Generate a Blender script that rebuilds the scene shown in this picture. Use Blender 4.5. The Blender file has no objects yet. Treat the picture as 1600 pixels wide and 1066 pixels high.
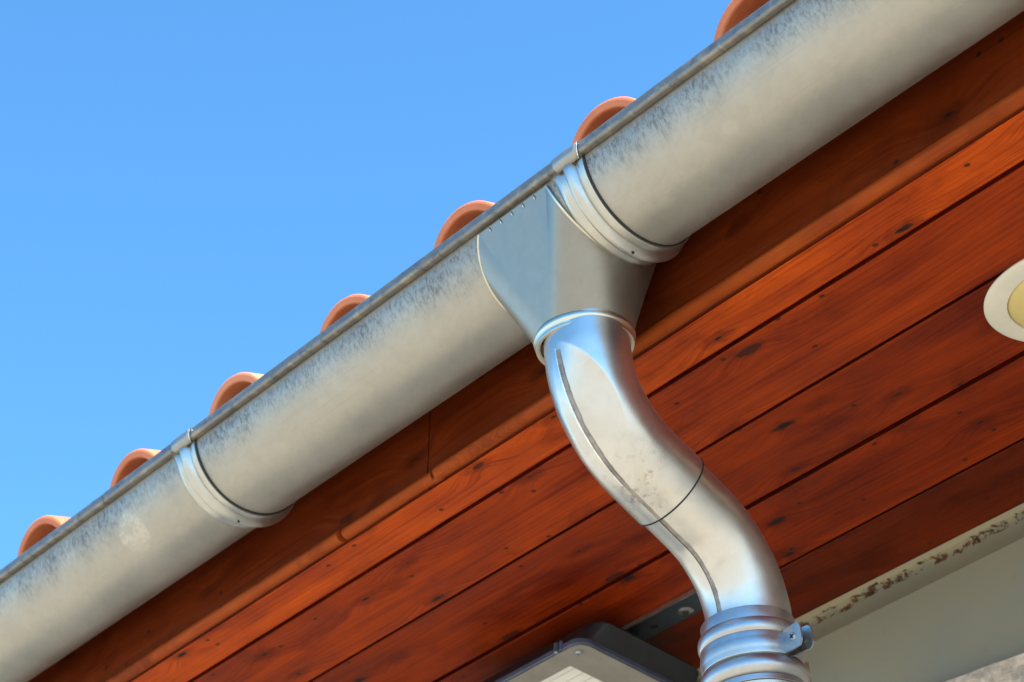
import bpy, math, random
from mathutils import Vector, Matrix, noise
random.seed(7)
S = bpy.context.scene
COL = S.collection
R_ = math.radians
sin, cos, pi = math.sin, math.cos, math.pi

# ------------------------------------------------------------------ camera
CAM_POS = (1.5596, -1.5877, -1.5688)
CAM_R = ((0.654696, 0.752728, -0.069085), (0.444921, -0.309858, 0.840258), (0.611079, -0.580851, -0.537768))
cd = bpy.data.cameras.new('camera'); cam = bpy.data.objects.new('camera', cd); COL.objects.link(cam)
cd.sensor_fit = 'HORIZONTAL'; cd.sensor_width = 36.0; cd.lens = 80.876
cd.clip_start = 0.05; cd.clip_end = 5000
m = Matrix([[CAM_R[0][i], CAM_R[1][i], CAM_R[2][i], CAM_POS[i]] for i in range(3)] + [[0, 0, 0, 1]])
cam.matrix_world = m
S.camera = cam
cd.dof.use_dof = True; cd.dof.focus_distance = 2.62; cd.dof.aperture_fstop = 9.0

# ------------------------------------------------------------------ light
SUN_EL, SUN_AZ = R_(50), R_(94)              # azimuth from +Y (behind the house) towards +X
w = bpy.data.worlds.new('World'); S.world = w; w.use_nodes = True
nt = w.node_tree; nt.nodes.clear()
sky = nt.nodes.new('ShaderNodeTexSky'); sky.sky_type = 'NISHITA'; sky.sun_disc = False
sky.sun_elevation = SUN_EL; sky.sun_rotation = SUN_AZ
sky.altitude = 300; sky.air_density = 1.0; sky.dust_density = 0.0; sky.ozone_density = 9.0
bg = nt.nodes.new('ShaderNodeBackground'); bg.inputs['Strength'].default_value = 0.15
wo = nt.nodes.new('ShaderNodeOutputWorld')
hs = nt.nodes.new('ShaderNodeHueSaturation'); hs.inputs['Hue'].default_value = .489; hs.inputs['Saturation'].default_value = 1.08
nt.links.new(sky.outputs[0], hs.inputs['Color']); nt.links.new(hs.outputs[0], bg.inputs['Color']); nt.links.new(bg.outputs[0], wo.inputs['Surface'])
sl = bpy.data.lights.new('sun', 'SUN'); so = bpy.data.objects.new('sun', sl); COL.objects.link(so)
sl.energy = 4.4; sl.angle = R_(0.53); sl.color = (1.0, 0.95, 0.86)
sd = Vector((sin(SUN_AZ)*cos(SUN_EL), cos(SUN_AZ)*cos(SUN_EL), sin(SUN_EL)))
so.rotation_euler = sd.to_track_quat('Z', 'Y').to_euler(); so.location = sd*30
vs = S.view_settings
vs.view_transform = 'Standard'; vs.look = 'None'; vs.gamma = 1.0; vs.use_curve_mapping = False
vs.exposure = 1.35

# ------------------------------------------------------------------ node helpers
class NT:
    def __init__(s, name):
        s.m = bpy.data.materials.new(name); s.m.use_nodes = True
        s.t = s.m.node_tree; s.t.nodes.clear()
        s.out = s.t.nodes.new('ShaderNodeOutputMaterial')
        s.b = s.t.nodes.new('ShaderNodeBsdfPrincipled')
        s.t.links.new(s.b.outputs[0], s.out.inputs[0])
    def put(s, sock, v):
        if hasattr(v, 'is_linked'): s.t.links.new(v, sock)
        elif v is not None:
            try: sock.default_value = v
            except Exception: sock.default_value = (*v, 1.0)
    def set(s, **k):
        for a, v in k.items(): s.put(s.b.inputs[a.replace('_', ' ')], v)
    def math(s, op, a, b=None, c=None, clamp=False):
        n = s.t.nodes.new('ShaderNodeMath'); n.operation = op; n.use_clamp = clamp
        for i, v in enumerate((a, b, c)):
            if v is not None: s.put(n.inputs[i], v)
        return n.outputs[0]
    def pos(s): return s.t.nodes.new('ShaderNodeNewGeometry').outputs['Position']
    def rnd(s): return s.t.nodes.new('ShaderNodeObjectInfo').outputs['Random']
    def sep(s, v):
        n = s.t.nodes.new('ShaderNodeSeparateXYZ'); s.put(n.inputs[0], v); return n.outputs
    def comb(s, x, y, z=0.0):
        n = s.t.nodes.new('ShaderNodeCombineXYZ')
        for i, v in enumerate((x, y, z)): s.put(n.inputs[i], v)
        return n.outputs[0]
    def noise(s, vec, scale, detail=4, rough=.55, dist=0.0):
        n = s.t.nodes.new('ShaderNodeTexNoise'); s.put(n.inputs['Vector'], vec)
        n.inputs['Scale'].default_value = scale; n.inputs['Detail'].default_value = detail
        n.inputs['Roughness'].default_value = rough; n.inputs['Distortion'].default_value = dist
        return n.outputs['Fac']
    def voro(s, vec, scale, feature='F1', dims='2D'):
        n = s.t.nodes.new('ShaderNodeTexVoronoi'); s.put(n.inputs['Vector'], vec); n.feature = feature; n.voronoi_dimensions = dims
        n.inputs['Scale'].default_value = scale; return n.outputs
    def ramp(s, fac, stops):
        n = s.t.nodes.new('ShaderNodeValToRGB'); s.put(n.inputs[0], fac); e = n.color_ramp.elements
        while len(e) < len(stops): e.new(.5)
        for q, (p, c) in zip(e, stops): q.position = p; q.color = (*c, 1) if len(c) == 3 else c
        return n.outputs[0]
    def step(s, v, lo, hi, a=0.0, b=1.0):
        n = s.t.nodes.new('ShaderNodeMapRange'); n.interpolation_type = 'SMOOTHSTEP'
        s.put(n.inputs[0], v)
        for i, x in zip((1, 2, 3, 4), (lo, hi, a, b)): s.put(n.inputs[i], x)
        return n.outputs[0]
    def mix(s, f, a, b, mode='MIX'):
        n = s.t.nodes.new('ShaderNodeMix'); n.data_type = 'RGBA'; n.blend_type = mode
        s.put(n.inputs[0], f); s.put(n.inputs[6], a); s.put(n.inputs[7], b); return n.outputs[2]
    def bump(s, h, strength=.3, dist=.001):
        n = s.t.nodes.new('ShaderNodeBump'); n.inputs['Strength'].default_value = strength
        n.inputs['Distance'].default_value = dist; s.put(n.inputs['Height'], h)
        s.t.links.new(n.outputs[0], s.b.inputs['Normal'])

def zinc(name, base, rough, metallic=1.0, rim=0.0, grime=.4, tint=(.30, .27, .22), wave=.16, tan=0, fineamt=.03, joint=0):
    n = NT(name); p = n.pos(); x, y, z = n.sep(p)
    cloud = n.noise(p, 9, 5, .6); fine = n.noise(p, 130, 3, .6); mid = n.noise(p, 34, 4, .6, .4)
    c = n.mix(n.step(cloud, .3, .7), tuple(b*.92 for b in base), tuple(min(1, b*1.05) for b in base))
    c = n.mix(n.math('MULTIPLY', n.step(mid, .52, .75), .35*grime), c, tint)
    sp = n.math('MULTIPLY', n.step(n.noise(p, 55, 6, .75), .60, .72), n.step(n.noise(p, 11, 2), .50, .62))
    c = n.mix(n.math('MULTIPLY', sp, .45*grime), c, (.16, .13, .10))
    sg = n.voro(n.comb(n.math('ADD', x, n.math('MULTIPLY', y, .7)), n.math('SUBTRACT', z, n.math('MULTIPLY', y, .7)), 0), 95)
    c = n.mix(.06, c, n.mix(n.sep(sg[1])[0], tuple(b*.55 for b in base), tuple(min(1, b*1.35) for b in base)))
    r = n.math('ADD', n.step(cloud, .25, .75, rough-.05, rough+.07), n.step(fine, .3, .7, -fineamt, fineamt))
    if tan:
        tn = n.noise(n.comb(n.math('MULTIPLY', x, 62), n.math('MULTIPLY', z, 90), y), 1.0, 4, .6, .5)
        c = n.mix(n.math('MULTIPLY', n.step(tn, .54, .66), .6), c, (.40, .34, .25))
        c = n.mix(n.math('MULTIPLY', n.step(tn, .46, .34), .6), c, (.10, .10, .105))
    if joint:
        # soot and handling marks rubbed round the joint of the two elbows
        dn = n.t.nodes.new('ShaderNodeVectorMath'); dn.operation = 'DISTANCE'; n.put(dn.inputs[0], p); dn.inputs[1].default_value = (.018, .060, -.335)
        jm = n.math('MULTIPLY', n.step(dn.outputs['Value'], .075, .012), n.math('MULTIPLY', n.step(n.noise(p, 95, 6, .75), .50, .64), n.step(n.noise(p, 30, 3, .6), .42, .58)))
        c = n.mix(n.math('MULTIPLY', jm, .62), c, (.20, .16, .12))
    if rim:
        # worn round sticker residue
        dn = n.t.nodes.new('ShaderNodeVectorMath'); dn.operation = 'DISTANCE'; n.put(dn.inputs[0], p); dn.inputs[1].default_value = (-.826, -.0640, -.0590)
        sm = n.math('MULTIPLY', n.step(n.math('ADD', dn.outputs['Value'], n.math('MULTIPLY', mid, .022)), .0420, .0370), n.step(n.noise(p, 120, 3, .6), .42, .60, .35, 1.0))
        c = n.mix(n.math('MULTIPLY', sm, .38), c, (.66, .62, .52))
        # oxide bloom and dark run-off streaks washed down from the rolled rim
        st = n.noise(n.comb(n.math('MULTIPLY', x, 210), n.math('MULTIPLY', z, 95), y), 1.0, 7, .78, .3)
        big = n.noise(n.comb(n.math('MULTIPLY', x, 12), n.math('MULTIPLY', z, 8), 3.1), 1.0, 3, .6)
        edge = n.math('ADD', z, n.math('MULTIPLY', n.math('SUBTRACT', big, .5), .055))
        band = n.math('MULTIPLY', n.step(edge, -.058, -.016), n.step(z, -.002, -.016))
        msk = n.math('MULTIPLY', band, n.math('ADD', n.step(st, .42, .64), n.math('MULTIPLY', n.step(big, .35, .7), .30)))
        patch = n.step(n.noise(n.comb(n.math('MULTIPLY', x, 4.5), 0, 9.0), 1.0, 4, .7), .36, .62, .35, 1.0)
        c = n.mix(n.math('MULTIPLY', n.math('MULTIPLY', msk, patch), rim), c, (.12, .113, .108))
        c = n.mix(n.math('MULTIPLY', band, .22*rim), c, (.30, .30, .29))
        r = n.math('ADD', r, n.math('MULTIPLY', msk, .2))
        scr = n.noise(n.comb(n.math('MULTIPLY', x, 4), n.math('MULTIPLY', n.math('SUBTRACT', z, y), 420), 1.0), 1.0, 3, .6)
        c = n.mix(n.math('MULTIPLY', n.step(scr, .60, .72), .22), c, (.22, .20, .18))
        drops = n.voro(n.comb(n.math('MULTIPLY', x, 16), n.math('MULTIPLY', n.math('SUBTRACT', z, y), 16), 0), 1.0)
        dm = n.math('MULTIPLY', n.step(drops[0], .22, .12), n.math('GREATER_THAN', n.sep(drops[1])[0], .86))
        c = n.mix(n.math('MULTIPLY', dm, .2), c, tuple(min(1, b*1.25) for b in base))
    n.set(Base_Color=c, Metallic=metallic, Roughness=r)
    n.bump(n.noise(p, 14, 2), wave, .0014)
    return n.m

def pine(name, lo, hi, gloss=.42, sc=1.0):
    n = NT(name); p = n.pos(); x, y, z = n.sep(p); rn = n.rnd()
    t = n.math('ADD', n.math('ADD', y, z), n.math('MULTIPLY', rn, 3.7)); xx = n.math('ADD', x, n.math('MULTIPLY', rn, 11.3))
    kv = n.voro(n.comb(n.math('MULTIPLY', xx, 4.6), n.math('MULTIPLY', t, 11.5), 0), 1.0)
    kd, kc = kv[0], n.sep(kv[1])
    wob = n.noise(n.comb(n.math('MULTIPLY', xx, 70), n.math('MULTIPLY', t, 110), 0), 1.0, 3)
    kd2 = n.math('ADD', kd, n.math('MULTIPLY', n.math('SUBTRACT', wob, .5), .07))
    rad = n.math('MULTIPLY_ADD', n.math('POWER', kc[0], 1.8), .080, .016)
    on = n.math('GREATER_THAN', kc[1], .30)
    rel = n.math('DIVIDE', kd2, rad)
    core = n.math('MULTIPLY', n.step(rel, 1.0, .84), on)
    heart = n.math('MULTIPLY', n.step(rel, .60, .48), n.math('MULTIPLY', on, n.math('GREATER_THAN', kc[2], .35)))
    halo = n.math('MULTIPLY', n.step(n.math('ADD', kd2, n.math('MULTIPLY', n.math('SUBTRACT', wob, .5), .12)), .24, .03), on)
    warp = n.noise(n.comb(n.math('MULTIPLY', xx, 1.6), n.math('MULTIPLY', t, 7), rn), 1.0, 2)
    push = n.math('MULTIPLY', n.math('MULTIPLY', n.step(kd, .42, .0), on), .020)
    tt = n.math('ADD', t, n.math('ADD', n.math('MULTIPLY', n.math('SUBTRACT', warp, .5), .028), push))
    # growth rings cut lengthwise: fine dark latewood lines on a paler ground
    wv = n.math('FRACT', n.math('ADD', n.math('MULTIPLY', tt, 95), n.math('MULTIPLY', n.noise(n.comb(n.math('MULTIPLY', xx, 1.1), n.math('MULTIPLY', t, 5), 2.0), 1.0, 2), 6)))
    late = n.math('MULTIPLY', n.step(wv, .45, .95), n.step(wv, 1.0, .96))
    g1 = n.noise(n.comb(n.math('MULTIPLY', xx, 5), n.math('MULTIPLY', tt, 520), rn), 1.0, 4, .65)
    g2 = n.noise(n.comb(n.math('MULTIPLY', xx, 1.1), n.math('MULTIPLY', tt, 42), rn), 1.0, 3, .55)
    bl = n.noise(n.comb(n.math('MULTIPLY', xx, 4.5), n.math('MULTIPLY', t, 11), 5.0), 1.0, 5, .65)
    f = n.math('ADD', n.math('ADD', n.math('MULTIPLY', g1, .34), n.math('MULTIPLY', g2, .26)), n.math('MULTIPLY', bl, .48))
    f = n.math('SUBTRACT', n.step(f, .32, .78), n.math('MULTIPLY', late, .12))
    c = n.ramp(f, [(0, lo), (.5, tuple((a+b)/2 for a, b in zip(lo, hi))), (1, hi)])
    c = n.mix(n.math('MULTIPLY', n.step(n.noise(n.comb(n.math('MULTIPLY', xx, 5.0), n.math('MULTIPLY', t, 9.0), 8.0), 1.0, 6, .68, .4), .50, .70), .50), c, tuple(v*.55 for v in lo))
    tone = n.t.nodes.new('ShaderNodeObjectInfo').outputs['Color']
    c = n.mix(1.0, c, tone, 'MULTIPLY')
    c = n.mix(n.math('MULTIPLY', n.step(halo, .25, 1.0), .42), c, tuple(v*.42 for v in lo))
    c = n.mix(n.math('MULTIPLY', core, .82), c, (.040, .010, .006))
    c = n.mix(n.math('MULTIPLY', heart, .9), c, (.010, .006, .006))
    # small nail holes and pitch specks
    sv = n.voro(n.comb(n.math('MULTIPLY', xx, 11), n.math('MULTIPLY', t, 14), 2), 1.0)
    spk = n.math('MULTIPLY', n.step(sv[0], .055, .03), n.math('GREATER_THAN', n.sep(sv[1])[2], .62))
    c = n.mix(n.math('MULTIPLY', spk, .85), c, (.02, .010, .008))
    n.set(Base_Color=c, Roughness=n.step(bl, .3, .7, gloss-.06, gloss+.12))
    n.b.inputs['Specular IOR Level'].default_value = .09
    n.bump(n.math('ADD', g1, n.math('MULTIPLY', core, -.8)), .35, .0007)
    return n.m

def plain(name, col, rough=.5, metallic=0.0, vary=.25, scale=20, bump=.15, bdist=.001):
    n = NT(name); p = n.pos()
    a = n.noise(p, scale, 5, .6); b = n.noise(p, scale*7, 4, .6)
    c = n.mix(n.step(a, .3, .7), tuple(v*(1-vary) for v in col), tuple(min(1, v*(1+vary*.6)) for v in col))
    n.set(Base_Color=c, Metallic=metallic, Roughness=n.step(b, .3, .7, rough-.05, rough+.08))
    n.bump(n.math('ADD', a, n.math('MULTIPLY', b, .5)), bump, bdist)
    return n.m

M = {}
M['gutter'] = zinc('weathered zinc gutter', (.41, .385, .332), .47, .82, rim=1.0, grime=.25, wave=.06)
M['rim'] = zinc('stained zinc rim', (.23, .215, .195), .46, .75, grime=.6, tint=(.36, .28, .18), tan=1)
M['strap'] = zinc('zinc strap', (.52, .51, .465), .34, .92, grime=.5)
M['silt'] = plain('silt inside gutter', (.085, .075, .06), .9, 0, .4, 30, .4)
M['hood'] = zinc('grey zinc hood', (.36, .35, .32), .44, .85, grime=1.0)
M['funnel'] = zinc('new zinc sheet', (.285, .275, .245), .36, .92, grime=1.0)
M['pipe'] = zinc('galvanised elbow', (.60, .585, .545), .34, .96, grime=.55, wave=.05, fineamt=.008, joint=1)
M['seam'] = plain('dirty weld seam', (.30, .255, .22), .6, .35, .35, 60)
M['weld'] = plain('bright weld edge', (.75, .75, .72), .28, 1.0, .2, 60)
M['bright'] = zinc('bright plated steel', (.46, .455, .45), .36, .95, grime=.3, wave=.1)
M['solder'] = zinc('soldered bead', (.70, .63, .50), .34, 1.0, grime=.6)
M['screw'] = plain('steel screw', (.45, .45, .44), .35, 1.0, .3, 80)
M['black'] = plain('dark hole', (.006, .006, .006), .8)
M['gap'] = plain('black rubber seal', (.012, .014, .016), .6)
M['soffit'] = pine('varnished pine', (.105, .0075, .0009), (.42, .060, .0036))
M['fascia'] = pine('varnished pine fascia', (.075, .0095, .0015), (.18, .030, .0038), .5)
M['mould'] = pine('varnished pine moulding', (.17, .024, .004), (.40, .076, .009), .5)
M['plate'] = plain('dark painted lamp housing', (.014, .015, .020), .42, 0, .2, 40, .1)
M['lip'] = plain('skylit blue lamp rim', (.075, .095, .15), .38, .3, .2, 40, .1)  # bluish skylight on the rim is put into this colour
M['frame'] = plain('grey lamp frame', (.23, .21, .18), .5, 0, .12, 30, .1)
M['louvre'] = plain('white reflector slat', (.86, .84, .76), .35, .15, .05, 30, .05)
M['barmetal'] = plain('dark steel bar', (.05, .065, .085), .4, .6, .3, 40)
M['ring'] = plain('cream plastic ring', (.72, .68, .56), .45, 0, .06, 25, .05)
M['diff'] = plain('yellowed diffuser', (.66, .52, .20), .35, 0, .08, 18, .05)
M['deck'] = plain('roof underlay boards', (.10, .06, .04), .8)

def mat_tile():
    n = NT('terracotta'); p = n.pos(); rn = n.rnd()
    a = n.noise(p, 14, 5, .65); b = n.noise(p, 190, 3, .7)
    c = n.ramp(n.math('ADD', n.math('MULTIPLY', a, .7), n.math('MULTIPLY', rn, .3)), [(.25, (.64, .165, .060)), (.5, (.78, .225, .090)), (.8, (.82, .29, .135))])
    c = n.mix(n.math('MULTIPLY', n.step(b, .58, .74), .4), c, (.40, .13, .08))
    n.set(Base_Color=c, Roughness=.8); n.bump(n.math('ADD', a, b), .4, .0012)
    return n.m
M['tile'] = mat_tile()

def mat_rustplate():
    n = NT('cream painted steel with rust'); p = n.pos(); x, y, z = n.sep(p)
    a = n.noise(p, 7, 4, .6); f = n.noise(p, 85, 6, .72, .3); g = n.noise(n.comb(n.math('MULTIPLY', x, 9), 0, 0), 1.0, 4, .7)
    c = n.mix(n.step(a, .3, .7), (.24, .23, .168), (.215, .22, .175))
    # rust creeping from the top edge, uneven along the beam
    line = n.math('ADD', n.math('ADD', z, .1475), n.math('MULTIPLY', n.math('SUBTRACT', n.noise(n.comb(n.math('MULTIPLY', x, 14), 0, 4.0), 1.0, 4, .7), .5), .024))
    near = n.step(n.math('ABSOLUTE', line), .0075, .001)
    dens = n.step(g, .36, .60, .09, 0.0)
    rust = n.math('MULTIPLY', n.step(n.math('SUBTRACT', f, dens), .455, .50), n.step(near, .25, .6))
    c = n.mix(n.math('MULTIPLY', n.step(line, .000, .006), .55), c, (.40, .335, .20))
    c = n.mix(rust, c, n.ramp(n.noise(p, 60, 4, .7), [(.35, (.15, .058, .017)), (.5, (.065, .021, .008)), (.65, (.030, .011, .006))]))
    dv = n.voro(n.comb(x, z, 0), 17); dot = n.math('MULTIPLY', n.step(n.math('ADD', dv[0], n.math('MULTIPLY', n.math('SUBTRACT', f, .5), .25)), .10, .02), n.math('GREATER_THAN', n.sep(dv[1])[0], .55))
    c = n.mix(n.math('MULTIPLY', dot, .35), c, (.24, .17, .07))
    sk = n.noise(n.comb(n.math('MULTIPLY', x, 42), n.math('MULTIPLY', z, 7), 1.7), 1.0, 3, .5)
    c = n.mix(n.math('MULTIPLY', n.math('MULTIPLY', n.step(sk, .62, .72), n.step(z, -.24, -.30)), .5), c, (.22, .24, .24))
    n.set(Base_Color=c, Roughness=n.math('ADD', .42, n.math('MULTIPLY', rust, .4)))
    n.bump(n.math('ADD', n.math('MULTIPLY', rust, .6), n.math('MULTIPLY', f, .1)), .4, .001)
    return n.m
M['beam'] = mat_rustplate()
M['rusty'] = plain('rusty brown iron', (.22, .10, .045), .75, 0, .5, 60, .4)
M['stucco'] = plain('rough beige render', (.60, .50, .39), .9, 0, .35, 60, .7, .004)
M['ground'] = plain('dry pale ground', (.47, .41, .31), .95, 0, .25, 1.2, .3, .01)

def mat_glass():
    n = NT('lamp glass'); t = n.t
    tr = t.nodes.new('ShaderNodeBsdfTransparent'); gl = t.nodes.new('ShaderNodeBsdfGlossy'); gl.inputs['Roughness'].default_value = .03
    mx = t.nodes.new('ShaderNodeMixShader'); mx.inputs[0].default_value = .045
    t.links.new(tr.outputs[0], mx.inputs[1]); t.links.new(gl.outputs[0], mx.inputs[2])
    t.links.new(mx.outputs[0], n.out.inputs[0]); t.nodes.remove(n.b)
    return n.m
M['glass'] = mat_glass()

# ------------------------------------------------------------------ object helpers
def mesh(name, V, F, smooth=True, mat=None):
    me = bpy.data.meshes.new(name); me.from_pydata([tuple(v) for v in V], [], F); me.validate()
    if smooth:
        me.polygons.foreach_set('use_smooth', [True]*len(me.polygons))
    if mat: me.materials.append(M[mat])
    me.update(); return me
def sharpen(me, deg):
    me.set_sharp_from_angle(angle=R_(deg))
def wloc(o):
    v = Vector(o.location)
    return v + wloc(o.parent) if o.parent else v
def obj(name, V, F, mat, parent=None, smooth=True, sharp=35, origin=None):
    """V in world metres; the object's origin is put on the middle of its own lowest point"""
    V = [Vector(v) for v in V]
    if origin is None:
        n = len(V); cx = sum(v.x for v in V)/n; cy = sum(v.y for v in V)/n; cz = min(v.z for v in V)
        origin = Vector((cx, cy, cz))
    origin = Vector(origin)
    me = mesh(name, [v-origin for v in V], F, smooth, mat)
    if smooth and sharp: sharpen(me, sharp)
    o = bpy.data.objects.new(name, me); COL.objects.link(o)
    if parent: o.parent = parent; o.location = origin - wloc(parent)
    else: o.location = origin
    return o
def thing(name, label, cat, loc, group=None):
    o = bpy.data.objects.new(name, None); COL.objects.link(o); o.location = loc; o.empty_display_size = .05
    o['label'] = label; o['category'] = cat
    if group: o['group'] = group
    return o
def tag(o, label=None, cat=None, group=None, kind=None):
    for k, v in (('label', label), ('category', cat), ('group', group), ('kind', kind)):
        if v: o[k] = v
    return o
def grid_faces(nu, nv, closeu=False, closev=False, flip=False):
    F = []
    for i in range(nu if closeu else nu-1):
        for j in range(nv if closev else nv-1):
            a, b = i*nv+j, i*nv+(j+1) % nv; c, d = ((i+1) % nu)*nv+(j+1) % nv, ((i+1) % nu)*nv+j
            F.append((a, d, c, b) if flip else (a, b, c, d))
    return F
def join(*parts):
    V, F = [], []
    for v, f in parts:
        k = len(V); V += list(v); F += [tuple(i+k for i in q) for q in f]
    return V, F
def box(x0, x1, y0, y1, z0, z1, bev=0.0):
    if not bev:
        V = [(x, y, z) for x in (x0, x1) for y in (y0, y1) for z in (z0, z1)]
        return V, [(0, 1, 3, 2), (4, 6, 7, 5), (0, 4, 5, 1), (2, 3, 7, 6), (0, 2, 6, 4), (1, 5, 7, 3)]
    return prism([(x0+bev, y0), (x1-bev, y0), (x1, y0+bev), (x1, y1-bev), (x1-bev, y1), (x0+bev, y1), (x0, y1-bev), (x0, y0+bev)], z0, z1, 'z')
def prism(poly, a, b, axis='x', sub=1):
    n = len(poly); V = []
    for k in range(sub+1):
        s = a+(b-a)*k/sub
        for p, q in poly: V.append({'x': (s, p, q), 'y': (p, s, q), 'z': (p, q, s)}[axis])
    F = [tuple(range(n))[::-1], tuple(range(sub*n, (sub+1)*n))]
    for k in range(sub):
        for i in range(n):
            j = (i+1) % n; F.append((k*n+i, k*n+j, (k+1)*n+j, (k+1)*n+i))
    return V, F
def frames(P):
    T = [(P[min(i+1, len(P)-1)]-P[max(i-1, 0)]).normalized() for i in range(len(P))]
    up = Vector((0, 0, 1)) if abs(T[0].z) < .9 else Vector((1, 0, 0))
    N = []; n = (up-T[0]*up.dot(T[0])).normalized()
    for t in T: n = (n-t*n.dot(t)).normalized(); N.append(n)
    return T, N
def tube(P, r, seg=12, cap=True):
    P = [Vector(p) for p in P]; T, N = frames(P); V = []
    for i, p in enumerate(P):
        b = T[i].cross(N[i]); rr = r[i] if hasattr(r, '__len__') else r
        for k in range(seg):
            a = 2*pi*k/seg; V.append(p+(N[i]*cos(a)+b*sin(a))*rr)
    F = grid_faces(len(P), seg, False, True)
    if cap: F += [tuple(range(seg)), tuple(range((len(P)-1)*seg, len(P)*seg))[::-1]]
    return V, F
def lathe(prof, c, seg=72, axis='z', cap=False):
    """prof: (radius, height) pairs round a vertical axis through c"""
    V = []
    for r, h in prof:
        for k in range(seg):
            a = 2*pi*k/seg; V.append((c[0]+r*cos(a), c[1]+r*sin(a), c[2]+h))
    F = grid_faces(len(prof), seg, False, True, True)
    if cap: F += [tuple(range(seg)), tuple(range((len(prof)-1)*seg, len(prof)*seg))[::-1]]
    return V, F
def disc_at(c, nrm, r, h, seg=20, prof=None):
    """a shallow turned disc (bolt head, screw) with its axis along nrm"""
    nrm = Vector(nrm).normalized(); u = nrm.orthogonal().normalized(); v = nrm.cross(u); c = Vector(c)
    prof = prof or [(r, 0), (r, h*.6), (r*.85, h), (0.0005, h)]
    V = []
    for rr, hh in prof:
        for k in range(seg):
            a = 2*pi*k/seg; V.append(c+nrm*hh+(u*cos(a)+v*sin(a))*rr)
    F = grid_faces(len(prof), seg, False, True)
    F.append(tuple(range((len(prof)-1)*seg, len(prof)*seg)))
    return V, F

# ------------------------------------------------------------------ dimensions (metres; origin = gutter centre above the outlet)
RG = 0.0872                       # gutter radius
GZ = -3.2                         # ground level
X0, X1 = -3.6, 3.0                # extent of the eaves along X
SOF = -0.1332                     # underside of soffit
FY = 0.104                        # front of fascia
WALL_Y = 0.796
XB = (0.1223, -0.6430)            # right edges of the two gutter straps

# ------------------------------------------------------------------ ground, wall
V = []; n = 60
for i in range(n+1):
    for j in range(n+1):
        u = (i/n*2-1); v = (j/n*2-1); x = 400*u*abs(u)**1.6; y = 400*v*abs(v)**1.6
        V.append((x, y, GZ+.02*noise.noise(Vector((x*.4, y*.4, 0)))))
g = obj('ground', V, grid_faces(n+1, n+1, flip=True), 'ground', sharp=None, origin=(0, 0, GZ)); tag(g, kind='structure')

# rough rendered wall under the steel beam: uneven top edge and lumpy face
def rendered_wall():
    nx, nz = 260, 60; V = []
    for i in range(nx):
        x = X0+.1+(X1-X0-.2)*i/(nx-1)
        top = -.350+.012*noise.noise(Vector((x*9, 3, 0)))+.006*noise.noise(Vector((x*40, 1, 0)))+.028*max(0, noise.noise(Vector((x*4.2, .4, 7))))
        for j in range(nz):
            s = j/(nz-1); z = top+(GZ-.05-top)*s**2.2
            y = WALL_Y-.018-.012*noise.fractal(Vector((x*16, z*16, 2)), 1, 2, 4)+(.016 if j == 0 else 0)
            V.append((x, y, z))
    k = len(V)
    for i in range(nx):
        x = X0+.1+(X1-X0-.2)*i/(nx-1)
        V.append((x, WALL_Y+.22, V[i*nz][2])); V.append((x, WALL_Y+.22, GZ-.05))
    F = grid_faces(nx, nz)
    for i in range(nx-1):
        F.append((i*nz, (i+1)*nz, k+2*(i+1), k+2*i)); F.append((k+2*i, k+2*i+2, k+2*i+3, k+2*i+1))
    return V, F
wl = obj('rendered_wall', *rendered_wall(), 'stucco', sharp=None)
tag(wl, 'rough beige rendered house wall below the cream steel beam', 'wall')

# cream painted steel beam
bm = thing('steel_beam', 'cream painted steel beam with rust along its top, under the soffit', 'beam', (-.2, WALL_Y, -.336))
obj('web', *prism([(WALL_Y, -.372), (WALL_Y, -.182), (WALL_Y+.02, -.182), (WALL_Y+.02, -.372)], X0+.1, X1-.1, 'x', 40), 'beam', bm)
cove = [(WALL_Y-.0005, -.182)]
for k in range(9):
    a = pi/2*k/8; cove.append((WALL_Y-.001+.030*(1-cos(a))*.9, -.1815+.040*sin(a)))
cove = [(WALL_Y-.0005, -.1815), (WALL_Y+.010, -.160), (WALL_Y+.012, -.1445), (WALL_Y+.002, -.1430), (WALL_Y+.0005, -.1345), (WALL_Y+.04, -.1345), (WALL_Y+.04, -.1815)]
obj('flange', *prism(cove, X0+.1, X1-.1, 'x', 40), 'beam', bm, sharp=25)

# ------------------------------------------------------------------ soffit boards
sf = thing('soffit', 'varnished red brown pine soffit of long tongue and groove boards', 'soffit', (-.3, .45, SOF))
EDGE = [FY+.0065, .1828, .3320, .4919, .6595, .830]
SHADE_TONE = [(1.72, 1.85), (1.10, 1.00), (.82, .68), (.72, .56), (.42, .34)]     # board tones; the falloff of light towards the wall is put into the colour
GAP = [0, .0080, .0056, .0100, .0048, 0]
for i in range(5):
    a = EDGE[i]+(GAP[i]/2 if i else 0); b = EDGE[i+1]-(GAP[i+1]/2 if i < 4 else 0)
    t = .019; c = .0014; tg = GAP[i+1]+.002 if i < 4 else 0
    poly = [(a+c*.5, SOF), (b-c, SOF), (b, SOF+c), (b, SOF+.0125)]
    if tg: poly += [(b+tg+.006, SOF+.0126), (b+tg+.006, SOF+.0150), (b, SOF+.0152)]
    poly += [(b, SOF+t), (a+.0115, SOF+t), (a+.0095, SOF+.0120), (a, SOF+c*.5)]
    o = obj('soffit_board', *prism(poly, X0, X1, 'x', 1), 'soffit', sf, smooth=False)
    k = SHADE_TONE[i]; o.color = (k[0], k[1], k[1], 1)

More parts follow.
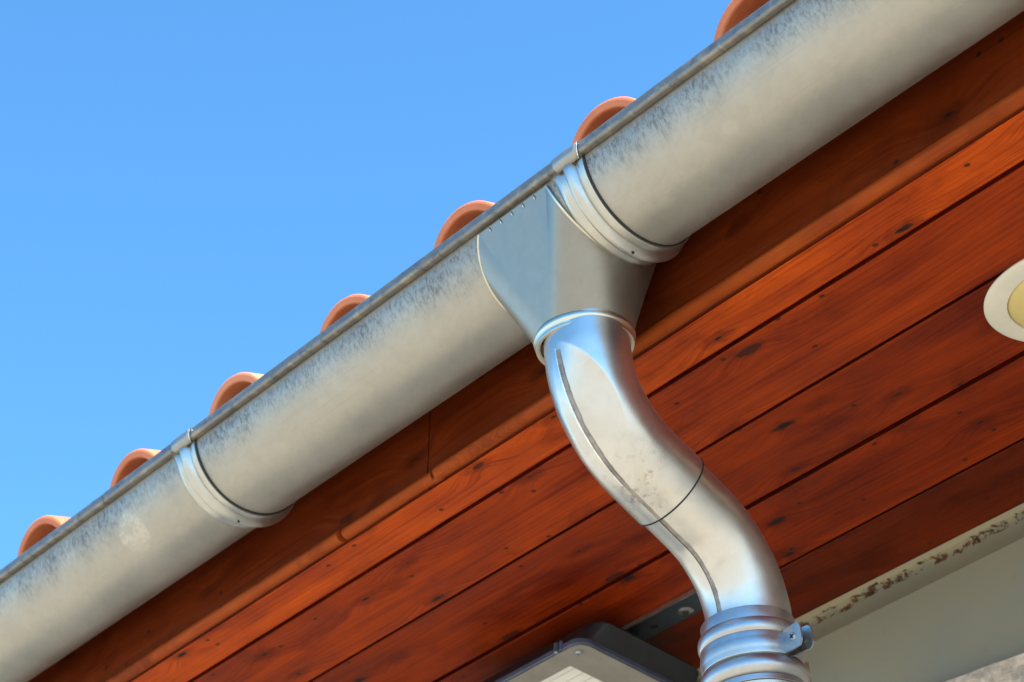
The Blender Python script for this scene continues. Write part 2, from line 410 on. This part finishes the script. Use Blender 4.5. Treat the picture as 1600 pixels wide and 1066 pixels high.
# fascia: two boards butted with a slightly skew joint
fa = thing('fascia', 'dark varnished pine fascia behind the gutter, of two butted boards', 'fascia', (-.3, FY+.01, -.131))
for lo, hi in (((X0, X0), (-.4015, -.3850)), ((-.3990, -.3825), (X1, X1))):
    zb, zt = -.1305, .056
    xs = lambda z, pr: pr[0]+(pr[1]-pr[0])*(z-zb)/(.12)
    V = [(xs(z, pr), y, z) for pr in (lo, hi) for y in (FY, FY+.022) for z in (zb, zt)]
    obj('fascia_board', V, box(0, 1, 0, 1, 0, 1)[1], 'fascia', fa, smooth=False)

# half-round moulding in three lengths
mo = thing('moulding', 'thin half round pine moulding along the foot of the fascia', 'moulding', (-.3, .098, -.136))
def rod(xa, xb, dy, dz, r, skew=.003):
    P = []; n = max(2, int((xb-xa)/.05))
    for k in range(n+1):
        x = xa+(xb-xa)*k/n
        P.append((x, .098+dy+.0007*noise.noise(Vector((x*5, 0, 1))), -.1272+dz+.0009*noise.noise(Vector((x*4, 2, 0)))))
    return tube(P, [r+.0004*noise.noise(Vector((p[0]*11, 0, 0))) for p in P], 18)
obj('moulding_length', *rod(X0, -.5720, -.0005, 0, .0088), 'mould', mo, sharp=50)
obj('moulding_length', *rod(-.5650, -.3790, .0018, .0012, .0080), 'mould', mo, sharp=50)
obj('moulding_length', *rod(-.3715, X1, 0, .0012, .0090), 'mould', mo, sharp=50)
obj('moulding_stub', *rod(-.3810, -.3660, .0030, -.0030, .0052), 'mould', mo, sharp=50)

# ------------------------------------------------------------------ roof: deck and eaves tiles
rf = thing('roof', 'terracotta barrel tile roof, tile ends showing above the gutter rim', 'roof', (0, .1, .03))
SL = R_(12)
obj('roof_deck', *prism([(FY-.012, .047), (4.6, .047+(4.6-FY)*math.tan(SL)), (4.6, .022+(4.6-FY)*math.tan(SL)), (FY+.012, .022)], X0, X1, 'x', 1), 'deck', rf, smooth=False)
def tile_mesh():
    ro, ri = .0748, .0618; seg = 28
    out, inn = [], []
    for k in range(seg+1):
        a = pi-pi*k/seg
        out.append((ro*cos(a), ro*sin(a))); inn.append((ri*cos(a), ri*sin(a)))
    out = [(-.0752, -.012)]+out+[(.0752, -.008), (.082, -.013), (.168, -.013), (.172, -.010)]
    inn = [(-.0600, -.012)]+inn+[(.0600, -.016), (.070, -.026), (.168, -.026), (.172, -.026)]
    n = len(out); dirv = Vector((0, cos(SL), sin(SL))); upv = Vector((0, -sin(SL), cos(SL)))
    V = []; rows = [(0, .0030), (.0012, .0009), (.0030, 0), (.10, 0), (.22, 0), (.40, 0)]
    for s, sh in rows:
        for (x, z), (xi, zi) in zip(out, inn):
            d = Vector((x-xi, 0, z-zi)).normalized() if abs(x-xi)+abs(z-zi) > 1e-6 else Vector((0, 0, 1))
            p = Vector((x, 0, z))-d*sh; V.append(Vector((p.x, 0, 0))+upv*p.z+dirv*s)
    for s, sh in rows:
        for (x, z), (xi, zi) in zip(out, inn):
            d = Vector((x-xi, 0, z-zi)).normalized(); p = Vector((xi, 0, zi))+d*sh*.6
            V.append(Vector((p.x, 0, 0))+upv*p.z+dirv*s)
    m = len(rows); F = grid_faces(m, n, flip=True)
    F += [tuple(i+m*n for i in f) for f in grid_faces(m, n)]
    F += [(j, j+1, m*n+j+1, m*n+j) for j in range(n-1)]
    F += [((m-1)*n+j, m*n+(m-1)*n+j, m*n+(m-1)*n+j+1, (m-1)*n+j+1) for j in range(n-1)]
    F += [(i*n, (i+1)*n, m*n+(i+1)*n, m*n+i*n) for i in range(m-1)]
    F += [(i*n+n-1, m*n+i*n+n-1, m*n+(i+1)*n+n-1, (i+1)*n+n-1) for i in range(m-1)]
    F.append(tuple(m*n+(m-1)*n+j for j in range(seg+3)))      # end cap added to keep sky light out of the hollow roll
    return V, F
tv, tf = tile_mesh(); tmesh = mesh('roof_tile', tv, tf, True, 'tile'); sharpen(tmesh, 30)
R0Z = .0262
JX = {0: .001, -1: .000, 1: 0, -2: .001, -3: .008, -4: .010, -5: .012}
for k in range(-12, 11):
    o = bpy.data.objects.new('roof_tile', tmesh); COL.objects.link(o); o.parent = rf
    o.location = Vector((.107+.2475*k+JX.get(k, 0), -.030+random.uniform(-.006, .006), R0Z+random.uniform(-.0045, .0035)))-wloc(rf)
    o.rotation_euler = (random.uniform(-.012, .012), random.uniform(-.03, .03), random.uniform(-.02, .02))

# ------------------------------------------------------------------ gutter
gu = thing('rain_gutter', 'weathered grey half round zinc rain gutter along the eaves', 'gutter', (0, 0, -RG))
def P_cyl(x, deg, r):            # deg: 0 front, 90 bottom, 180 back
    a = R_(deg); return Vector((x, -r*cos(a), -r*sin(a)))
def gutter_shell(xa, xb):
    na, nx = 56, max(6, int((xb-xa)/.04)); V = []
    prof = [(-RG-.0015, .0035)]
    for side in (0, 1):
        for i in range(nx+1):
            x = xa+(xb-xa)*i/nx
            for k in range(na+1):
                dg = 180*k/na; r = RG-.0014*side
                wv = .00045*noise.noise(Vector((x*7, dg*.03, 4)))*sin(R_(dg))
                V.append(P_cyl(x, dg, r+wv))
            V.append((x, RG-.0014*side, .028))
    m = na+2; N = (nx+1)*m
    F = grid_faces(nx+1, m)+[tuple(i+N for i in f) for f in grid_faces(nx+1, m, flip=True)]
    for i in range(nx): F.append((i*m, (i+1)*m, N+(i+1)*m, N+i*m)); F.append((i*m+m-1, N+i*m+m-1, N+(i+1)*m+m-1, (i+1)*m+m-1))
    for k in range(m-1):
        F.append((k, N+k, N+k+1, k+1)); F.append((nx*m+k, nx*m+k+1, N+nx*m+k+1, N+nx*m+k))
    return V, F
BC = (-RG-.0050, .0006)           # centre of the rolled rim
def rim(xa, xb, r=.0082):
    n = max(2, int((xb-xa)/.05)); V = []; seg = 24
    for i in range(n+1):
        x = xa+(xb-xa)*i/n; wv = .0004*noise.noise(Vector((x*6, 1, 1)))
        for k in range(seg):
            a = 2*pi*k/seg; ca_, sa_ = cos(a), sin(a); V.append((x, BC[0]+r*.72*math.copysign(abs(ca_)**.6, ca_)+wv, BC[1]+r*.94*math.copysign(abs(sa_)**.7, sa_)+wv))
    return V, grid_faces(n+1, seg, False, True)+[tuple(range(seg)), tuple(range(n*seg, (n+1)*seg))[::-1]]
for xa, xb in ((XB[0]-.002, X1), (XB[1]-.002, XB[0]-.0045), (X0, XB[1]-.0045)):
    gv, gf = gutter_shell(xa, xb)
    s = obj('gutter_section', gv, gf, 'gutter', gu, sharp=40)
    s.data.materials.append(M['silt']); half = len(gv)//2
    for pl in s.data.polygons:
        if min(pl.vertices) >= half: pl.material_index = 1        # silted inside of the trough
    if xa == X0:
        obj('rolled_rim', *rim(X0, -.853), 'rim', s); obj('rolled_rim', *rim(-.8515, xb, .0085), 'rim', s)
    else: obj('rolled_rim', *rim(xa, xb), 'rim', s)

# jointing straps with a ridge, hooked over the rim
def strap(xr):
    key = [(0, .0012), (.0003, .0036), (.0015, .0042), (.0085, .0040), (.0105, .0014), (.0122, .0014), (.0150, .0058), (.0180, .0094), (.0215, .0106), (.0250, .0092), (.0280, .0046),
           (.0300, .0014), (.0320, .0014), (.0360, .0044), (.0400, .0040), (.0440, .0022), (.0460, .0006)]
    na = 96; V = []
    for k in range(na+1):
        dg = -2+186*k/na
        fl = .016*math.exp(-((max(dg, 0)/7.5)**1.2)); fade = min(1, max(.0, (dg+1)/9))
        for u, h in key:
            uu = u+fl*(u/.046)**2; hh = h*(.35+.65*fade)
            V.append(P_cyl(xr-uu, dg, RG+hh))
    F = grid_faces(na+1, len(key), flip=False)
    # inner skin so that the strap has thickness
    N = len(V)
    for k in range(na+1):
        dg = -2+186*k/na; fl = .016*math.exp(-((max(dg, 0)/7.5)**1.2))
        V.append(P_cyl(xr-.0004, dg, RG+.0002)); V.append(P_cyl(xr-.046-fl, dg, RG+.0002))
    L = len(key)
    for k in range(na):
        F.append((k*L, (k+1)*L, N+2*k+2, N+2*k)); F.append((k*L+L-1, N+2*k+1, N+2*k+3, (k+1)*L+L-1))
    return V, F
def hood(xr):
    # sleeve over the rolled rim, its right lip dipping down in a curve
    seg, nx = 26, 16; V = []
    for i in range(nx+1):
        u = i/nx; x0 = xr-.003-.036*u
        for k in range(seg+1):
            a = R_(70+205*k/seg)                       # from the top, round the front, to the underside
            r = .0092+.0004*sin(pi*u)
            x = x0+(.006*cos((a-R_(170))*.9) if i == 0 else 0)
            V.append((x, BC[0]+r*.80*cos(a), BC[1]+r*sin(a)))
    return V, grid_faces(nx+1, seg+1, flip=True)
for xr in XB:
    st = obj('jointing_strap', *strap(xr), 'strap', gu, sharp=50)
    h = obj('rim_hood', *hood(xr), 'hood', st, sharp=50)
    md = h.modifiers.new('thick', 'SOLIDIFY'); md.thickness = .0009; md.offset = 1
    # bright curved lip of the hood
    lip = [(xr-.003+.006*cos((R_(a)-R_(170))*.9), BC[0]+.0097*.82*cos(R_(a)), BC[1]+.0099*sin(R_(a))) for a in range(60, 275, 8)]
    obj('hood_lip', *tube(lip, .0007, 8), 'weld', st)
    obj('seal', *prism([(0, 0)], 0, 1)[:0] or tube([P_cyl(xr+.0006, d, RG+.0006) for d in range(2, 178, 4)], .0012, 8), 'gap', st)
    c = P_cyl(xr-.0172, 86.5, RG+.0088)
    obj('drain_hole', *disc_at(c, c-Vector((c.x, 0, 0)), .0017, .0016, 14), 'black', st)

# ------------------------------------------------------------------ outlet funnel (saddle clamped under the gutter, square to round)
fu = thing('gutter_outlet', 'grey zinc funnel outlet hung under the gutter beside the strap', 'outlet', (0, .008, -.160))
OC = Vector((0.0, 0.0095, -0.1555)); OR = .0545
def wid(dg):
    s = sin(R_(min(max(dg, 0), 180))); return .053+.029*s**.75
A0, A1 = 7.0, 150.0
def ringpt(phi, r=OR, dz=0):      # phi: 0 front (-Y), 90 right (+X), 180 back
    a = R_(phi); return OC+Vector((r*sin(a), -r*cos(a), dz))
def funnel():
    V, F = [], []; ns, nr = 48, 14
    loop = []
    E0 = 5.0
    for i in range(17): loop.append((P_cyl(-wid(A0)+2*wid(A0)*i/16, A0, RG+.0026), -E0+2*E0*i/16))
    for i in range(1, ns): loop.append((P_cyl(wid(A0+(A1-A0)*i/ns), A0+(A1-A0)*i/ns, RG+.0026), E0+(180-2*E0)*i/ns))
    for i in range(17): loop.append((P_cyl(wid(A1)-2*wid(A1)*i/16, A1, RG+.0026), 180-E0+2*E0*i/16))
    for i in range(1, ns): loop.append((P_cyl(-wid(A1+(A0-A1)*i/ns), A1+(A0-A1)*i/ns, RG+.0026), 180+E0+(180-2*E0)*i/ns))
    for p, phi in loop:
        q = ringpt(phi)
        for j in range(nr+1): V.append(p.lerp(q, j/nr))
    return V, grid_faces(len(loop), nr+1, True, False)
fo = obj('funnel_sheet', *funnel(), 'funnel', fu, sharp=7)
for sgn in (1, -1):
    e = [P_cyl(sgn*(wid(a)+.0006), a, RG+.0020) for a in [A0+(A1-A0)*i/50 for i in range(51)]]
    obj('solder_seam', *tube(e, .0016, 8), 'solder', fu)
obj('solder_spot', *disc_at(ringpt(3, OR+.0005, .009), (0, -1, -.35), .0042, .0018, 16, [(.0042, 0), (.0034, .0010), (.0018, .0016), (.0003, .0018)]), 'weld', fu, sharp=None)
prof = [(.0525, .014), (.0552, .010), (.0580, .0065), (.0592, .003), (.0586, -.0005), (.0566, -.003), (.0572, -.0055), (.0566, -.008), (.0540, -.0085), (.0515, -.006)]
obj('collar_ring', *lathe(prof, OC, 96), 'solder', fu, sharp=60)
for i in range(5):
    x = -.040+.0195*i
    P = [P_cyl(x, 7.2, RG+.0026), P_cyl(x+.0005, 8.4, RG+.0033), P_cyl(x+.0009, 9.8, RG+.0033), P_cyl(x+.0008, 11, RG+.0026)]
    obj('crimp_tab', *tube(P, .0006, 8), 'solder', fu)

# ------------------------------------------------------------------ downpipe: two elbows, collar, lower pipe
dp = thing('downpipe', 'shiny galvanised swan neck downpipe below the funnel outlet', 'downpipe', (0, .23, -.62))
PX, PY, PZ, B1R, BA, PL, B2R, LEAN = .0069, .0055, -.1735, .1357, R_(62.0), .096, .1342, .040
def path_pt(s):
    """centre point and in-plane outward normal (to -Y) at arc length s below PZ"""
    l1 = B1R*BA; l2 = l1+PL; l3 = l2+B2R*BA
    if s < 0: y, z, a = PY, PZ-s, 0
    elif s < l1: a = s/B1R; y = PY+B1R*(1-cos(a)); z = PZ-B1R*sin(a)
    else:
        y1 = PY+B1R*(1-cos(BA)); z1 = PZ-B1R*sin(BA); a = BA
        if s < l2: d = s-l1; y = y1+d*sin(BA); z = z1-d*cos(BA)
        else:
            y2 = y1+PL*sin(BA); z2 = z1-PL*cos(BA)
            if s < l3:
                e = (s-l2)/B2R; y = y2+B2R*(cos(BA-e)-cos(BA)); z = z2-B2R*(sin(BA)-sin(BA-e)); a = BA-e
            else: y = y2+B2R*(1-cos(BA)); z = z2-B2R*sin(BA)-(s-l3); a = 0
    p = Vector((PX+LEAN*(z-PZ), y, z)); nrm = Vector((0, -cos(a), -sin(a))); return p, nrm
LT = B1R*BA; LJ = LT+PL*.52; LE = LT+PL+B2R*BA
def elbow(sa, sb, r0, r1, facet=None, ns=150, seg=300):
    V = []
    for i in range(ns+1):
        s = sa+(sb-sa)*i/ns; c, nm = path_pt(s); r = r0+(r1-r0)*i/ns
        bx = Vector((1, 0, 0))
        fr, fl = facet(s) if facet else (0, 0)
        for k in range(seg):
            ps = 360*k/seg; ps = ps-360 if ps > 180 else ps
            rr = r
            if 0 < ps < fr: rr = r*cos(R_(fr/2))/cos(R_(ps-fr/2))
            elif -fl < ps < 0: rr = r*cos(R_(fl/2))/cos(R_(-ps-fl/2))
            rr += .00030*noise.noise(Vector((s*38, ps*.03, 2)))
            V.append(c+(nm*cos(R_(ps))+bx*sin(R_(ps)))*rr)
    return V, grid_faces(ns+1, seg, False, True, True)
def facet(s):
    u = (s-.004)/(LT*1.0)
    if u <= 0 or u >= 1: return 0, 0
    q = sin(pi*u**.85)**.75
    return 62*q, 22*q
def seam_strip(sa, sb, r, off, wdt, h, n=70):
    V = []
    for i in range(n+1):
        s = sa+(sb-sa)*i/n; c, nm = path_pt(s); bx = Vector((1, 0, 0)); jit = noise.noise(Vector((s*70, off, 0)))+.6*noise.noise(Vector((s*260, off, 3)))
        for ps, hh in ((off-wdt, -.0006), (off-wdt*.8, h), (off+wdt*.6+jit*.8, h*.8), (off+wdt*.85+jit*1.2, -.0006)):
            V.append(c+(nm*cos(R_(ps))+bx*sin(R_(ps)))*((r(s) if callable(r) else r)+hh))
    return V, grid_faces(n+1, 4, flip=True)
RA = lambda s: .0497+.0013*(s+.030)/(LJ+.030)
RB = lambda s: .0484+.0008*(s-LJ+.03)/(LE+.012-LJ+.03)
e1 = obj('upper_elbow', *elbow(-.030, LJ, .0497, .0510, facet), 'pipe', dp, sharp=None)
obj('weld_seam', *seam_strip(.012, LJ-.002, RA, 2.6, 3.4, .0004), 'seam', e1, sharp=None)
obj('weld_edge', *tube([path_pt(.010+.13*i/40)[0]+(path_pt(.010+.13*i/40)[1]*cos(R_(-1.8))+Vector((1, 0, 0))*sin(R_(-1.8)))*.0502 for i in range(41)], .0013, 8), 'weld', e1)
# open lower edge of the upper elbow
V = []; 
for ds, dr in ((-.0012, .0000), (-.0010, .0007), (.0006, .0007), (.0008, -.0022)):
    c, nm = path_pt(LJ+ds)
    for k in range(96):
        a = 2*pi*k/96; V.append(c+(nm*cos(a)+Vector((1, 0, 0))*sin(a))*(.0510+dr))
obj('cut_edge', V, grid_faces(4, 96, False, True, True), 'gap', e1)
e2 = obj('lower_elbow', *elbow(LJ-.03, LE+.012, .0484, .0492), 'pipe', dp, sharp=None)
obj('weld_seam', *seam_strip(LJ+.001, LE-.002, RB, 1.6, 3.8, .0006), 'seam', e2, sharp=None)
obj('weld_edge', *tube([path_pt(LJ+(LE-LJ)*i/60)[0]+(path_pt(LJ+(LE-LJ)*i/60)[1]*cos(R_(-2.2))+Vector((1, 0, 0))*sin(R_(-2.2)))*.0489 for i in range(61)], .0006, 8), 'gap', e2)
CC = path_pt(LE)[0]; CX, CY = CC.x-.0005, CC.y-.0035
def bead(zc, rmaj, half, rb, n=14):
    return [(rb+(rmaj-rb)*cos(pi/2*(-1+2*k/n)), zc-half*sin(pi/2*(-1+2*k/n))) for k in range(n+1)]
cz = -.4546
prof = [(.0490, cz-.002), (.0508, cz), (.0532, cz), (.0536, cz-.001), (.0534, cz-.0125)]+bead(-.4785, .0592, .0100, .0535)+[(.0536, -.4895), (.0536, -.5130)]+bead(-.5260, .0622, .0112, .0540)+[(.0552, -.5380), (.0556, -.5440), (.0540, -.5450), (.0538, -.5455), (.0535, -.70), (.0535, -.95)]
co = obj('beaded_socket', *lathe(prof, (CX, CY, 0), 120), 'bright', dp, sharp=40)
for z in (-.5445,):
    obj('socket_joint', *lathe([(.0543, z+.0006), (.0549, z), (.0541, z-.0008)], (CX, CY, 0), 96), 'gap', co)
obj('lower_pipe', *lathe([(.0536, -.940), (.0536, -1.6), (.0536, -2.4), (.0536, GZ+.0)], (CX, CY, 0), 72), 'pipe', dp, sharp=None)

# pipe clamp with its screwed ears
pc = thing('pipe_clamp', 'bright plated steel clamp band with screwed ear round the downpipe', 'clamp', (CX, CY, -.514))
ca = R_(-2)                       # direction of the ears from the pipe axis
prof = [(.0538, -.4868), (.0572, -.4868), (.0576, -.4880), (.0574, -.4915), (.0582, -.4950), (.0588, -.5000), (.0582, -.5050), (.0574, -.5085), (.0576, -.5122), (.0572, -.5134), (.0538, -.5134)]
V = []; n = 110
for i in range(n+1):
    a = ca+R_(5)+R_(350)*i/n
    for r, z in prof: V.append((CX+r*cos(a), CY+r*sin(a), z))
obj('band', V, grid_faces(n+1, len(prof))+[tuple(range(len(prof))), tuple(range(n*len(prof), (n+1)*len(prof)))[::-1]], 'bright', pc, sharp=45)
er = Vector((cos(ca), sin(ca), 0)); et = Vector((-sin(ca), cos(ca), 0)); cen = Vector((CX, CY, 0))
def ear(off, mat, name, L=.027):
    # plate reaching out radially, rounded end
    pts = [(.0535, -.4880), (.0600, -.4860)]+[(.0600+L-.007+.007*cos(R_(a)), -.4955+.0095*sin(R_(a))) for a in range(80, -1, -16)]+[(.0600+L-.007+.007*cos(R_(a)), -.5050+.0095*sin(R_(a))) for a in range(0, -81, -16)]+[(.0600, -.5142), (.0535, -.5125)]
    V = []
    for d in (off, off+.0024):
        for r, z in pts:
            b = .004*max(0, (r-.060)/L)*(1 if off < 0 else -1)
            V.append(cen+er*r+et*(d-b)+Vector((0, 0, z)))
    n = len(pts); F = [tuple(range(n)), tuple(range(n, 2*n))[::-1]]+[(i, n+i, n+(i+1) % n, (i+1) % n) for i in range(n)]
    return obj(name, V, F, mat, pc, smooth=False)
ea = ear(-.0062, 'bright', 'ear'); ear(.0040, 'screw', 'ear')
sc = cen+er*.073+et*(-.0078)+Vector((0, 0, -.5003))
s = obj('clamp_screw', *disc_at(sc, -et, .0048, .0026), 'screw', pc, sharp=40)
for r in (0, 90):
    u = (er*cos(R_(r+25))+Vector((0, 0, 1))*sin(R_(r+25))); v = -et.cross(u)
    p = sc-et*.0031; V = [p+u*a*.0030+v*b*.0007 for a, b in ((-1, -1), (1, -1), (1, 1), (-1, 1))]
    V = V+[q+et*.002 for q in V]
    obj('screw_slot', V, [(0, 1, 2, 3), (4, 7, 6, 5), (0, 4, 5, 1), (1, 5, 6, 2), (2, 6, 7, 3), (3, 7, 4, 0)], 'black', s, smooth=False)
obj('clamp_bolt', *tube([sc+et*.001, sc+et*.0125], .0030, 12), 'screw', pc)

# rusty bracket that ties the clamp back to the wall
rb = thing('wall_bracket', 'small rusty brown iron bracket behind the beaded downpipe socket', 'bracket', (-.01, .35, -.53))
bd = Vector((.52, .854, 0)); bn = Vector((.854, -.52, 0)); b0 = Vector((-.036, .345, 0))
def obox(o, u, v, a0, a1, b0_, b1_, z0, z1):
    V = [o+u*a+v*b+Vector((0, 0, z)) for a in (a0, a1) for b in (b0_, b1_) for z in (z0, z1)]
    return V, box(0, 1, 0, 1, 0, 1)[1]
Lr = (WALL_Y+.002-b0.y)/bd.y
obj('upright_plate', *obox(b0, bn, bd, -.045, .0240, 0, .006, -.560, -.4700), 'rusty', rb, smooth=False)
obj('arm', *obox(b0, bd, bn, .0062, Lr, -.010, .012, -.522, -.494), 'rusty', rb, smooth=False)

# ------------------------------------------------------------------ floodlight under the soffit
TI = R_(9.0)
fx = Vector((1, 0, 0)); ft = Vector((0, cos(TI), -sin(TI))); fn = Vector((0, sin(TI), cos(TI)))   # fn points up into the housing
F0 = Vector((-.529, .482, -.200))
def L3(u, v, d): return F0+fx*u+ft*v+fn*d          # u <= 0 to the left, v towards the wall, d up
flw, flt = .27, .238
fl = thing('floodlight', 'dark flat floodlight with grey front frame fixed under the soffit', 'floodlight', L3(-flw/2, flt/2, 0))
def rrect(u0, u1, v0, v1, r, n=8):
    P = []
    for cu, cv, a0 in ((u1-r, v0+r, -90), (u1-r, v1-r, 0), (u0+r, v1-r, 90), (u0+r, v0+r, 180)):
        for k in range(n+1):
            a = R_(a0+90*k/n); P.append((cu+r*cos(a), cv+r*sin(a)))
    return P
def rings(levels, cap0=True, cap1=True):
    V = []; n = len(levels[0][0])
    for P, d in levels: V += [L3(u, v, d) for u, v in P]
    F = grid_faces(len(levels), n, False, True)
    if cap0: F.append(tuple(range(n))[::-1])
    if cap1: F.append(tuple(range((len(levels)-1)*n, len(levels)*n)))
    return V, F
obj('housing', *rings([(rrect(-flw+.002, -.002+.002, .003, flt-.002, .020), .0095), (rrect(-flw+.006, .004, .008, flt-.006, .024), .018), (rrect(-flw+.002, .016, .018, flt-.006, .028), .040), (rrect(-flw+.008, .012, .024, flt-.012, .026), .046), (rrect(-flw+.02, .0, .036, flt-.024, .022), .048)]), 'plate', fl, sharp=30)
obj('housing_lip', *rings([(rrect(-flw-.001, .001, -.001, flt+.001, .021), .0012), (rrect(-flw-.003, .003, -.003, flt+.003, .022), .0024), (rrect(-flw-.003, .003, -.003, flt+.003, .022), .0092), (rrect(-flw, .0, 0, flt, .021), .0098)], False, False), 'lip', fl, sharp=30)
fr_o = rrect(-flw, 0, 0, flt, .020); fr_i = rrect(-flw+.060, -.058, .033, flt-.034, .003)
n = len(fr_o); V = [L3(u, v, -.0006) for u, v in fr_o]+[L3(u, v, -.0006) for u, v in fr_i]+[L3(u, v, .0008) for u, v in fr_o]+[L3(u, v, .0100) for u, v in fr_i]
F = [(i, (i+1) % n, n+(i+1) % n, n+i) for i in range(n)]+[(i, 2*n+i, 2*n+(i+1) % n, (i+1) % n) for i in range(n)]+[(n+i, n+(i+1) % n, 3*n+(i+1) % n, 3*n+i) for i in range(n)]
obj('front_frame', V, F, 'frame', fl, sharp=30)
V, F = rings([(rrect(-flw+.058, -.056, .031, flt-.032, .003), .0030), (rrect(-flw+.058, -.056, .031, flt-.032, .003), .0052)])
obj('glass_pane', V, F, 'glass', fl, smooth=False)
v = .036
while v < flt-.045:
    q = [(v, .0090), (v+.012, .0057), (v+.0165, .0090), (v+.0165, .0094), (v, .0094)]
    V = [L3(u, a, b) for u in (-flw+.059, -.057) for a, b in q]
    obj('reflector_slat', V, [(0, 1, 2, 3, 4)[::-1], (5, 6, 7, 8, 9)]+[(i, (i+1) % 5, 5+(i+1) % 5, 5+i) for i in range(5)], 'louvre', fl, smooth=False)
    v += .0172
for u, v_ in ((-.022, .016), (-flw+.022, .016), (-.022, flt-.016), (-flw+.022, flt-.016)):
    s = obj('frame_screw', *disc_at(L3(u, v_, -.0004), -fn, .0072, .0030, 24, [(.0072, 0), (.0070, .0016), (.0052, .0022), (.0046, .0036), (.003, .0042), (.0004, .0042)]), 'screw', fl, sharp=40)
    obj('screw_socket', *disc_at(L3(u, v_, -.0044), -fn, .0016, .0004, 6), 'black', s, smooth=False)
obj('hinge_lug', *join(tube([L3(-.047, -.0035, .0012), L3(-.047, -.0035, .0150)], .0042, 12), tube([L3(-.038, -.0030, .0012), L3(-.038, -.0030, .0150)], .0030, 12)), 'lip', fl, sharp=40)
obj('lug_screw', *disc_at(L3(-.047, -.0035, .0014), -fn, .0030, .0018, 12), 'screw', fl)
# stirrup: bar on the soffit and two arms down to the housing
bz = SOF
br = obj('mounting_bar', *join(box(-.80, -.405, .603, .653, bz-.0050, bz+.0004), box(-.80, -.405, .6005, .6028, bz-.0078, bz-.0010)), 'barmetal', fl, smooth=False)
obj('bar_edge', *box(-.80, -.405, .5985, .6003, bz-.0080, bz-.0012), 'screw', br, smooth=False)
for x, y in ((-.4640, .634), (-.735, .634)):
    bw = obj('bolt_washer', *disc_at((x, y, bz-.0048), (0, 0, -1), .0125, .0022, 28), 'screw', br, sharp=40)
    obj('bolt_head', *disc_at((x, y, bz-.0066), (0, 0, -1), .0048, .003, 6), 'plate', bw, smooth=False)
obj('slot', *disc_at((-.5270, .632, bz-.0046), (0, 0, -1), .0065, .0008, 16), 'black', br)
for x in (-.74, -.60):
    obj('stirrup_arm', *box(x, x+.030, .612, .644, -.180, bz-.0045), 'barmetal', fl, smooth=False)

# ------------------------------------------------------------------ recessed downlight in the soffit
DC = Vector((.385, .4363, SOF))
dl = thing('downlight', 'round recessed downlight with cream ring and yellowed diffuser in the soffit', 'downlight', DC)
obj('trim_ring', *lathe([(.1060, .0010), (.1083, .0002), (.1086, -.0016), (.1060, -.0036), (.0980, -.0050), (.0850, -.0058), (.0825, -.0056), (.0818, -.0040), (.0816, .0008)], DC, 120), 'ring', dl, sharp=60)
obj('diffuser', *lathe([(.0820, -.0005), (.0815, -.0026), (.0790, -.0060), (.070, -.0105), (.050, -.0140), (.028, -.0156), (.0004, -.0160)], DC, 96), 'diff', dl, sharp=None)
